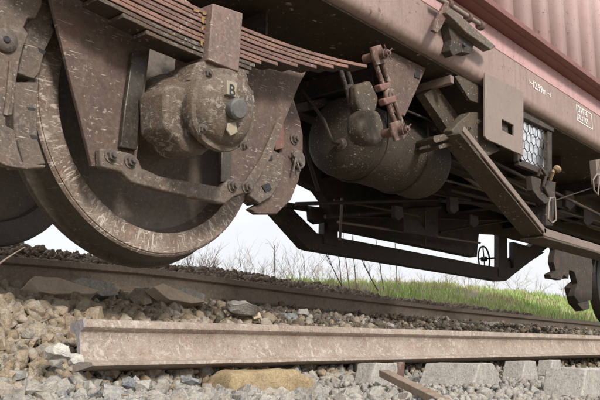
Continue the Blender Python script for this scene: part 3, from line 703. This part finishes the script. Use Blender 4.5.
mb = MB().slab([(362, 112), (370, 108), (380, 110), (385, 124), (386, 138), (379, 145), (368, 143), (361, 130)], 1.92, .09); mb.build('shackle_boss', M_truss, WG, .024, rough=.004, smooth=80)
slab('shackle_block', [(357, 84), (371, 80), (379, 98), (376, 113), (363, 115), (358, 102)], 2.0, .05, M_truss, WG, .014, rough=.003)
# --- brake gear
bl = slab('brake_hanger', [(-25, -30), (48, -30), (42, 6), (36, 18), (28, 18), (24, 27), (29, 34), (24, 46), (20, 60), (17, 78), (15, 100), (13, 115), (6, 116), (6, 125), (15, 130), (18, 148), (24, 166), (8, 164), (0, 157), (-25, 150)], 1.955, .03, M_brake, WG, .004)
slab('hanger_rib', [(10, 60), (14, 62), (12, 100), (8, 116), (4, 114), (7, 96)], 1.947, .01, M_brake, bl, .003)
slab('hanger_foot', [(-2, 150), (10, 158), (26, 163), (46, 165), (45, 168), (25, 169), (6, 166), (-3, 161)], 1.94, .03, M_brake, bl, .003)
MB().lathe([(0, -.012), (.020, -.012), (.034, -.004), (.036, 0), (.036, .012), (0, .012)], P(6, 40, 1.95), (0, 1, 0), 24).build('pin', M_bolt, bl)
MB().cyl(P(6, 40, 1.942), (0, -1, 0), .011, .008, 12).build('pin_hole_dark', M_black, bl)  # black disc in place of the shaded hole
slab('brake_block', [(46, -30), (62, -30), (60, 15), (53, 35), (45, 50), (40, 72), (34, 79), (18, 73), (24, 46), (29, 34), (25, 27), (29, 19), (38, 18)], 1.985, .09, M_brake, WG, .003)
slab('brake_block', [(16, 82), (38, 82), (38, 100), (37, 120), (38, 140), (46, 164), (24, 166), (14, 130), (14, 100)], 1.985, .09, M_brake, WG, .003)
for pp_ in ([(52, 23), (59, 27), (56, 31), (51, 27)], [(38, 47), (46, 51), (44, 55), (39, 51)], [(27, 107), (36, 108), (35, 110.5), (29, 110)], [(30, 135), (38, 136), (38, 139), (32, 139)]):
    slab('slot_dark', pp_, 1.9843, .003, M_black, bl, 0)  # thin black inlays paint the shade inside the slots
# right-hand brake shoe
br = slab('brake_hanger', [(288, 70), (294, 100), (300, 118), (303, 135), (303, 155), (299, 180), (291, 200), (277, 214), (258, 214), (250, 209), (262, 202), (276, 180), (280, 150), (276, 110), (270, 70)], 2.03, .03, M_guard, WG, .004)
slab('brake_block', [(270, 118), (283, 112), (285, 148), (276, 150)], 2.012, .05, M_red, WG, .003)
slab('brake_block', [(260, 154), (274, 150), (284, 156), (283, 178), (272, 196), (260, 204), (250, 196)], 2.01, .07, M_brake, WG, .004)
slab('slot_dark', [(264, 160), (271, 152), (273, 160)], 2.005, .006, M_black, br, 0)  # black inlay for the slot's inner shade, likewise the next
slab('slot_dark', [(262, 186), (269, 183), (272, 189), (266, 192)], 2.005, .006, M_black, br, 0)
MB().hexnut(P(294, 139, 2.028), .018, .015).build('bolt', M_bolt, br)
mb = MB().cyl(P(297, 160, 2.03), (0, -1, 0), .040, .014, 22); mb.tube([P(291, 152, 2.01), P(302, 165, 2.01)], .005, 6); mb.tube([P(296, 158, 2.005), P(293, 172, 2.005)], .005, 6); mb.tube([P(296, 158, 2.005), P(300, 171, 2.005)], .005, 6)
mb.build('pin', M_bolt, br)
# --- air reservoir
tA, tB = P(337, 137, 2.35), P(412, 160, 2.35); tz = (tA.z+tB.z)/2
L_ = tB.x-tA.x+.12
mb = MB().lathe([(0, -.035), (.10, -.03), (.17, -.012), (.203, .02), (.208, .05), (.208, .10), (.212, .104), (.212, .112), (.208, .116), (.208, L_-.05), (.2, L_-.02), (.15, L_+.02), (0, L_+.035)], (tA.x, 2.35, tz), (1, 0, 0), 48)
mb.build('air_reservoir', M_tank, WG)
for X in (tA.x+.16, tA.x+.55):
    ring = [Vector((X, 2.35+math.cos(a)*.212, tz+math.sin(a)*.212)) for a in np.linspace(math.pi*.95, math.pi*2.05, 20)]
    MB().tube([ring[0]+Vector((0, 0, .2))]+ring+[ring[-1]+Vector((0, 0, .2))], .007, 6).build('tank_strap', M_under, WG)
MB().lathe([(0, -.012), (.03, -.012), (.034, 0), (.022, .004), (.022, .02), (0, .02)], (tA.x-.03, 2.30, tz-.06), (-1, 0, 0), 16).build('drain_plug', M_bolt, WG)
MB().tube([Vector((tA.x-.04, 2.30, tz-.06)), Vector((tA.x-.10, 2.30, tz-.07)), Vector((tA.x-.12, 2.34, tz+.05)), Vector((tA.x-.10, 2.5, tz+.25))], .009, 8).build('air_pipe', M_frame, WG)
# --- gear by the far wheel at the right edge
slab('brake_hanger', [(551, 232), (566, 236), (580, 248), (592, 256), (592, 300), (580, 303), (574, 296), (578, 284), (574, 272), (569, 270), (569, 279), (564, 275), (561, 280), (551, 278), (550, 274), (556, 271), (554, 262), (556, 250)], 2.3, .05, M_under, WG, .003, rough=.006)
MB().lathe([(0, -.03), (.06, -.02), (.075, .0), (.075, .1), (0, .1)], P(588, 268, 2.5), (0, 1, 0), 20).build('brake_pin', M_under, WG, rough=.006)
slab('brake_block', [(573, 287), (579, 281), (585, 284), (588, 296), (590, 309), (584, 311), (577, 303)], 2.6, .08, M_under, WG, .004, rough=.005)
# --- stencilled marks on the solebar
ta = P(529.5, 83, 1.848); tb = P(549, 96, 1.848)
text('length_marking', '12.99m', (ta.x+.040, 1.8478, 1.618), .064, M_white, sole)
for x0, x1, xs_ in ((ta.x, ta.x+.042, ta.x), (tb.x-.020, tb.x+.022, tb.x+.017)):
    MB().box(x0, x1, 1.8474, 1.849, 1.6375, 1.6435).box(xs_, xs_+.006, 1.8470, 1.8486, 1.624, 1.657).build('arrow_marking', M_white, sole)
sa, sb = P(577, 118, 1.848), P(592, 120, 1.848)
x0, x1 = sa.x, sb.x; z1, z0 = 1.690, 1.575
mk = MB(); th_ = .006
for a in ((x0, x1, z1-th_, z1), (x0, x1, z0, z0+th_), (x0, x0+th_*1.3, z0+th_, z1-th_), (x1-th_*1.3, x1, z0+th_, z1-th_)): mk.box(a[0], a[1], 1.8474, 1.849, a[2], a[3])
mk.build('panel_border', M_white, sole)
text('panel_lettering', 'ÖVP-6', (x0+.02, 1.8478, z0+.068), .062, M_white, sole)
text('panel_lettering', '00.07.05', (x0+.018, 1.8478, z0+.018), .052, M_white, sole)

# ---------------------------------------------------------------- container
CT = empty('shipping_container', (5, 2.85, 1.72), 'faded pink corrugated steel container riding on the wagon, dark red lower edge', 'container')
MB().box(X0, X1, 1.853, 1.95, 1.722, 1.842).build('bottom_rail', M_pinkb, CT, .003)
mb = MB().prism([(X0, y, z) for y, z in ((1.853, 1.843), (1.79, 1.848), (1.79, 1.856), (1.742, 1.856), (1.742, 1.892), (1.95, 1.892), (1.95, 1.843))], (X1-X0, 0, 0))
mb.build('rail_lip', M_contr, CT, .003)
mb = MB(); per = .262; pr = []
x = X0
while x < X1:
    pr += [(x, 1.79), (x+.10, 1.79), (x+.145, 1.752), (x+.215, 1.752)]; x += per
k = len(pr)
mb.v = [Vector((a, y, 1.89)) for a, y in pr]+[Vector((a, y, 4.2)) for a, y in pr]
mb.f = [(i, i+1, i+1+k, i+k) for i in range(k-1)]
wl = mb.build('corrugated_side', M_contw, CT, 0, smooth=8)
md = wl.modifiers.new('t', 'SOLIDIFY'); md.thickness = .003; md.offset = 1
MB().box(X0, X1, 1.80, 4.1, 4.2, 4.26).build('roof', M_contw, CT, .01)
MB().box(X0, X1, 4.02, 4.1, 1.722, 4.2).build('far_side', M_contw, CT, .003)
MB().box(X0, X0+.05, 1.80, 4.02, 1.9, 4.2).build('end_wall', M_contw, CT, .003)
MB().box(X1-.05, X1, 1.80, 4.02, 1.9, 4.2).build('end_wall', M_contw, CT, .003)
MB().box(X0, X1, 1.96, 4.02, 1.722, 1.76).build('container_floor', M_under, CT, .003)

# ---------------------------------------------------------------- loose things on the ballast
def board(name, px, Y, dy, th, mat, label, cat, tilt=0, rough=.004, group=None, bevel=.003):
    """flat piece: traced upper outline, laid back by dy over its depth"""
    mb = MB(); mb.slab(px, Y, th); o = mb.build(name, mat, None, bevel, rough=rough)
    o.rotation_euler = (tilt, 0, 0); return tag(o, label, cat, group)
board('wooden_board', [(31, 286), (38, 280), (62, 281), (100, 296), (92, 300), (50, 301), (38, 298)], 2.85, 0, .10, M_wood, 'broken tan board with a pointed end leaning against the track rail', 'board', -.5)
board('concrete_slab', [(72, 284), (84, 279), (116, 286), (118, 298), (100, 300), (90, 292)], 2.95, 0, .09, M_conc, 'grey slab fragment behind the broken tan board, by the track rail', 'slab', -.3)
board('wooden_board', [(155, 288), (166, 284), (205, 304), (190, 306), (168, 302)], 2.75, 0, .06, M_wood, 'short splintered tan board end pointing up before the track rail, near the wheel', 'board', -.35)
board('stone_slab', [(176, 291), (188, 288), (206, 296), (203, 303), (190, 300)], 2.85, 0, .06, M_conc, 'small grey slab lying right behind the short splintered board', 'slab', -.3)
def rock(name, x, y, Y, r, mat, label, k, sq=(1, 1, 1), cat='rock', lump=False):
    V, T = stone_shape(k, lump, 22); V, T = refine(V, T, k) if not lump else refine(V, T, k); c0 = P(x, y, Y); mb = MB(); mb.v = [c0+Vector((v[0]*r*sq[0], v[1]*r*sq[1], v[2]*r*sq[2]*1.2)) for v in V]; mb.f = [tuple(int(q) for q in f) for f in T]
    o = mb.build(name, mat, None, .0025 if not lump else 0, smooth=30 if not lump else 40); return tag(o, label, cat)
rock('rock', 58, 352, 1.90, .040, M_white_rock, 'angular white rock beside the cut end of the loose rail', 103, (1.05, 1, .95))
rock('rock', 74, 360, 1.89, .028, M_white_rock, 'smaller white rock touching the cut end of the loose rail', 105)
rock('rock', 27, 334, 2.0, .022, M_stoneG, 'pale grey stone among the tan ballast left of the white rocks', 110)
rock('rock', 243, 308, 2.5, .085, M_conc, 'grey lump of broken concrete between the track rail and the loose rail', 120, (1.25, 1, .75))
rock('rock', 256, 316, 2.5, .028, M_wood, 'tan wedge of stone against the grey concrete lump', 131)
rock('rock', 289, 317, 2.6, .05, M_slag, 'dark blue-grey lump of slag behind the loose rail', 140, (1.2, 1, .7))
rock('rock', 303, 313, 2.75, .05, M_conc, 'pale grey block right of the dark slag behind the loose rail', 141, (1, 1, .9))
mb = MB().slab([(236, 374), (250, 370), (300, 370), (314, 376), (318, 396), (312, 420), (240, 425), (232, 396)], 1.78, .13)
bm = bmesh.new(); vs_ = [bm.verts.new(v) for v in mb.v]
for f_ in mb.f: bm.faces.new([vs_[q] for q in f_])
bmesh.ops.triangulate(bm, faces=bm.faces); bmesh.ops.subdivide_edges(bm, edges=bm.edges, cuts=5, use_grid_fill=True); bmesh.ops.smooth_vert(bm, verts=bm.verts, factor=.5, use_axis_x=True, use_axis_y=True, use_axis_z=True)
bmesh.ops.smooth_vert(bm, verts=bm.verts, factor=.5, use_axis_x=True, use_axis_y=True, use_axis_z=True)
bmesh.ops.triangulate(bm, faces=bm.faces); bm.verts.index_update()
for v in bm.verts: v.co += noise.noise_vector(v.co*12)*.016+noise.noise_vector(v.co*40)*.006
mb.v = [v.co.copy() for v in bm.verts]; mb.f = [tuple(v.index for v in f.verts) for f in bm.faces]; bm.free()
tag(mb.build('rock', M_sand, None, 0, smooth=50), 'large crumbling ochre sandstone lump under the loose rail', 'rock')
rock('rock', 128, 383, 1.80, .024, M_slag, 'small blue-grey slag piece below the loose rail near its cut end', 146)
rock('rock', 190, 380, 1.80, .032, M_slag, 'dark grey flat stone below the loose rail left of the ochre lump', 148, (1.2, 1, .7))
def block(px, Y, th, label, k=0):
    o = MB().slab(px, Y, th).build('concrete_sleeper', M_conc, None, .006, rough=.006)
    return tag(o, label, 'sleeper', 'concrete sleepers')
block([(376, 363), (398, 363), (399, 372), (392, 386), (370, 386)], 1.72, .085, 'sleeper end showing left of the rusty bar under the loose rail')
block([(480, 363), (493, 363), (499, 374), (499, 394), (470, 394)], 1.50, .25, 'long sleeper end right of the rusty bar under the loose rail')
block([(526, 361), (536, 361), (539, 382), (522, 382)], 1.66, .11, 'small sleeper end in the middle between the long one and the smallest one')
block([(553, 360), (561, 360), (564, 376), (550, 376)], 1.72, .08, 'smallest farthest sleeper end low under the loose rail')
block([(477, 321), (499, 322), (502, 331), (477, 331)], 3.2, .25, 'sleeper showing below the track rail behind the far part of the loose rail')
b5 = block([(586, 368), (612, 368), (616, 425), (580, 425)], 1.12, .16, 'big pale sleeper end at the lower right corner, rubble on its top')
mb = MB(); a_, b_ = P(384, 374, 1.62), P(446, 405, 1.08); dd = (b_-a_).normalized(); up = Vector((0, 0, 1)); sd_ = dd.cross(up).normalized()
mb.prism([a_+sd_*.018+up*.014, a_-sd_*.018+up*.014, a_-sd_*.018-up*.010, a_+sd_*.018-up*.010], b_-a_)
tag(mb.build('rusty_bar', grimy('rusted_flat_bar', (.29, .225, .165), (.21, .155, .11), DUST, .3, .2, rust=.4), None, .002), 'rusty brown flat bar lying aslant on the grey stones under the loose rail', 'bar')
slab_ = MB().slab([(399, 362), (405, 362), (404, 384), (397, 384)], 1.80, .03).build('iron_peg', M_link, None, .002)
tag(slab_, 'short brown iron peg standing between two sleeper ends under the loose rail', 'peg')
mb = MB().tube([P(-4, 266, 2.2), P(10, 256, 2.2), P(25, 247, 2.2)], .0035, 6, r2=.0015)
tag(mb.build('dry_stalk', M_twig, None), 'single pale dry stalk leaning over the rail at the left edge', 'stalk')
mb = MB().tube([P(122, 395, 1.72), P(140, 394, 1.74), P(170, 398, 1.76)], .0035, 6)
tag(mb.build('twig', M_twig, None), 'thin pale twig lying on grey stones below the loose rail', 'twig')
# ---------------------------------------------------------------- grass, weeds, bushes
V_, F_ = [], []
k = 0
def blade(x, y, z, h, wd, lean):
    global k
    a = random.uniform(0, 6.28); dx, dy = math.cos(a)*wd, math.sin(a)*wd; lx, ly = math.cos(lean)*h*random.uniform(.1, .6), math.sin(lean)*h*random.uniform(.1, .6)
    V_.extend([(x-dx, y-dy, z-.02), (x+dx, y+dy, z-.02), (x+dx*.7+lx*.4, y+dy*.7+ly*.4, z+h*.6), (x-dx*.7+lx*.4, y-dy*.7+ly*.4, z+h*.6), (x+lx, y+ly, z+h)])
    F_.extend([(k, k+1, k+2, k+3), (k+3, k+2, k+4)]); k += 5
for _ in range(16000):
    x = 7.4+random.random()**.8*24; y = random.uniform(4.55, 9.2)
    if not in_view(x, y, gh(x, y), 15): continue
    dens = noise.noise(Vector((x*.8, y*1.6, 5)))+.5*noise.noise(Vector((x*2.5, y*4, 1)))
    if y < 5.2 and dens < -.05+(.3 if x < 6 else 0): continue
    if dens < -.12 and random.random() < .85: continue
    hh = random.uniform(.02, .11)*(1+1.6*max(0, dens))*(1 if y > 4.9 else .6)
    z = gh(x, y)
    for _ in range(4): blade(x+random.gauss(0, .03), y+random.gauss(0, .03), z, hh*random.uniform(.6, 1.3), .004+.0012*x/5, random.uniform(0, 6.28))
me = bpy.data.meshes.new('grass'); me.from_pydata(V_, [], F_); me.materials.append(M_grass)
go = bpy.data.objects.new('grass', me); C.objects.link(go); tag(go, 'green and straw coloured grass on the bank behind the track', 'grass', kind='stuff')
def grow(mb, p, d, ln, r, depth, spread=.5, up=.15):
    segs = 3; pts = [p]; q = p
    for i in range(segs):
        d = (d+Vector((random.gauss(0, .12), random.gauss(0, .12), random.gauss(0, .08)+up*.3))).normalized(); q = q+d*ln/segs; pts.append(q)
    mb.tube(pts, r, 4 if r > .004 else 3, r2=r*.55)
    if depth > 0:
        for _ in range(random.choice((2, 3, 3))):
            b0 = pts[random.choice((1, 2, 3))]
            d2 = (d+Vector((random.gauss(0, spread), random.gauss(0, spread), random.gauss(.1, spread*.6)))).normalized()
            grow(mb, b0, d2, ln*random.uniform(.5, .8), r*.6, depth-1, spread, up)
def bush(x, y, Y, h, n, label, group, depth=3, r=.006, name='bare_bush'):
    b0 = P(x, y, Y); mb = MB()
    for _ in range(n):
        d = Vector((random.gauss(0, .55), random.gauss(0, .4), 1)).normalized()
        grow(mb, b0+Vector((random.gauss(0, .08), random.gauss(0, .08), -.05)), d, h*random.uniform(.4, .6), r, depth)
    return tag(mb.build(name, M_twig, None, smooth=0), label, 'bush' if name == 'bare_bush' else 'weed', group)
G1 = 'bare bushes on the bank behind the track'
bush(190, 275, 7, .55, 5, 'leafless bush seen just right of the bottom of the wheel', G1)
bush(212, 274, 7.5, .5, 4, 'leafless bush second to the right of the wheel, before the pale sky', G1)
bush(268, 284, 8, .5, 4, 'low leafless bush under the far end of the wheel guard, before the sky', G1)
bush(300, 286, 8, .8, 6, 'spreading leafless bush below the left corner of the far truss', G1)
bush(322, 287, 8.5, .6, 4, 'small leafless bush left of the tall dry stems', G1)
bush(470, 292, 11, 1.1, 6, 'leafless bush below the hand wheel at the far side of the wagon', G1, r=.008)
bush(494, 291, 12, 1.0, 5, 'leafless bush under the far post, right of the hand wheel', G1, r=.008)
bush(540, 294, 12, .8, 5, 'leafless bush under the right end of the far truss', G1, r=.008)
bush(566, 296, 12, .8, 5, 'leafless bush just left of the far wheel at the right edge', G1, r=.008)
bush(410, 291, 11, .5, 4, 'low leafless bush on the grass right of the tall dry stems', G1, r=.007)
for i_, x_ in enumerate((176, 203, 228, 252, 284, 312)):
    bush(x_, 276+i_*2.2, 8.5+.2*i_, random.uniform(.4, .7), 6, 'thin grey brush behind the ballast heap, %s' % ('nearest the wheel', 'second from the wheel', 'third from the wheel', 'third from the truss corner', 'second from the truss corner', 'nearest the truss corner')[i_], G1, r=.0045)
for i_, x_ in enumerate((338, 356, 392, 424)):
    bush(x_, 288+i_, 9+.5*i_, random.uniform(.5, .8), 6, 'thin grey brush on the grass bank under the far tie bar, %s' % ('first from the left', 'second from the left', 'third from the left', 'rightmost')[i_], G1, r=.005)
bush(445, 291, 12, .8, 7, 'scrubby leafless bush at the left below the hand wheel', G1, r=.007)
bush(517, 293, 13, 1.0, 7, 'scrubby leafless bush between the far post and the right end of the truss', G1, r=.008)
bush(240, 281, 8, .45, 5, 'low leafless bush between the wheel and the far truss, lowest of the row', G1)
bush(588, 300, 13, .9, 6, 'leafless bush behind the brake gear at the right edge', G1, r=.008)
G2 = 'tall dry weed stems behind the track'
for i, (x0, y0, x1, y1, Y, lb) in enumerate(((345, 290, 324, 250, 5.2, 'dry weed stem leaning left below the far truss corner'), (342, 287, 334, 232, 6, 'tall dry stem just right of the far truss corner'),
        (357, 290, 352, 233, 6, 'tall straight dry stem in the gap above the far tie bar'), (350, 290, 343, 236, 6.2, 'dry stem between the two tallest stems'), (378, 288, 361, 258, 5, 'dry stem leaning left over the start of the grass'),
        (384, 289, 376, 240, 6, 'dry stem standing at the left end of the green grass'), (397, 288, 395, 242, 6.5, 'thin upright dry stem right of the leaning ones'), (276, 283, 275, 245, 6.5, 'lone thin dry stem against the sky left of the far truss'))):
    a, b_ = P(x0, y0+3, Y), P(x1, y1, Y); mb = MB(); mid = (a+b_)/2+Vector((random.gauss(0, .015), 0, 0))
    mb.tube([a, mid, b_], .008, 5, r2=.004)
    for _ in range(5): t_ = random.uniform(.3, .95); p = a.lerp(b_, t_); grow(mb, p, ((b_-a).normalized()+Vector((random.gauss(0, .5), 0, .1))).normalized(), .12, .003, 1)
    tag(mb.build('dry_weed', M_twig, None, smooth=0), lb, 'weed', G2)
for i, (x0, y0, x1, y1) in enumerate(((425, 290, 470, 287), )):
    mb = MB().tube([P(408, 287, 9), P(440, 283, 9), P(466, 288, 9), P(480, 297, 9)], .008, 5)
    tag(mb.build('dry_weed', M_twig, None), 'long dry stem arching low over the grass below the hand wheel', 'weed', G2)
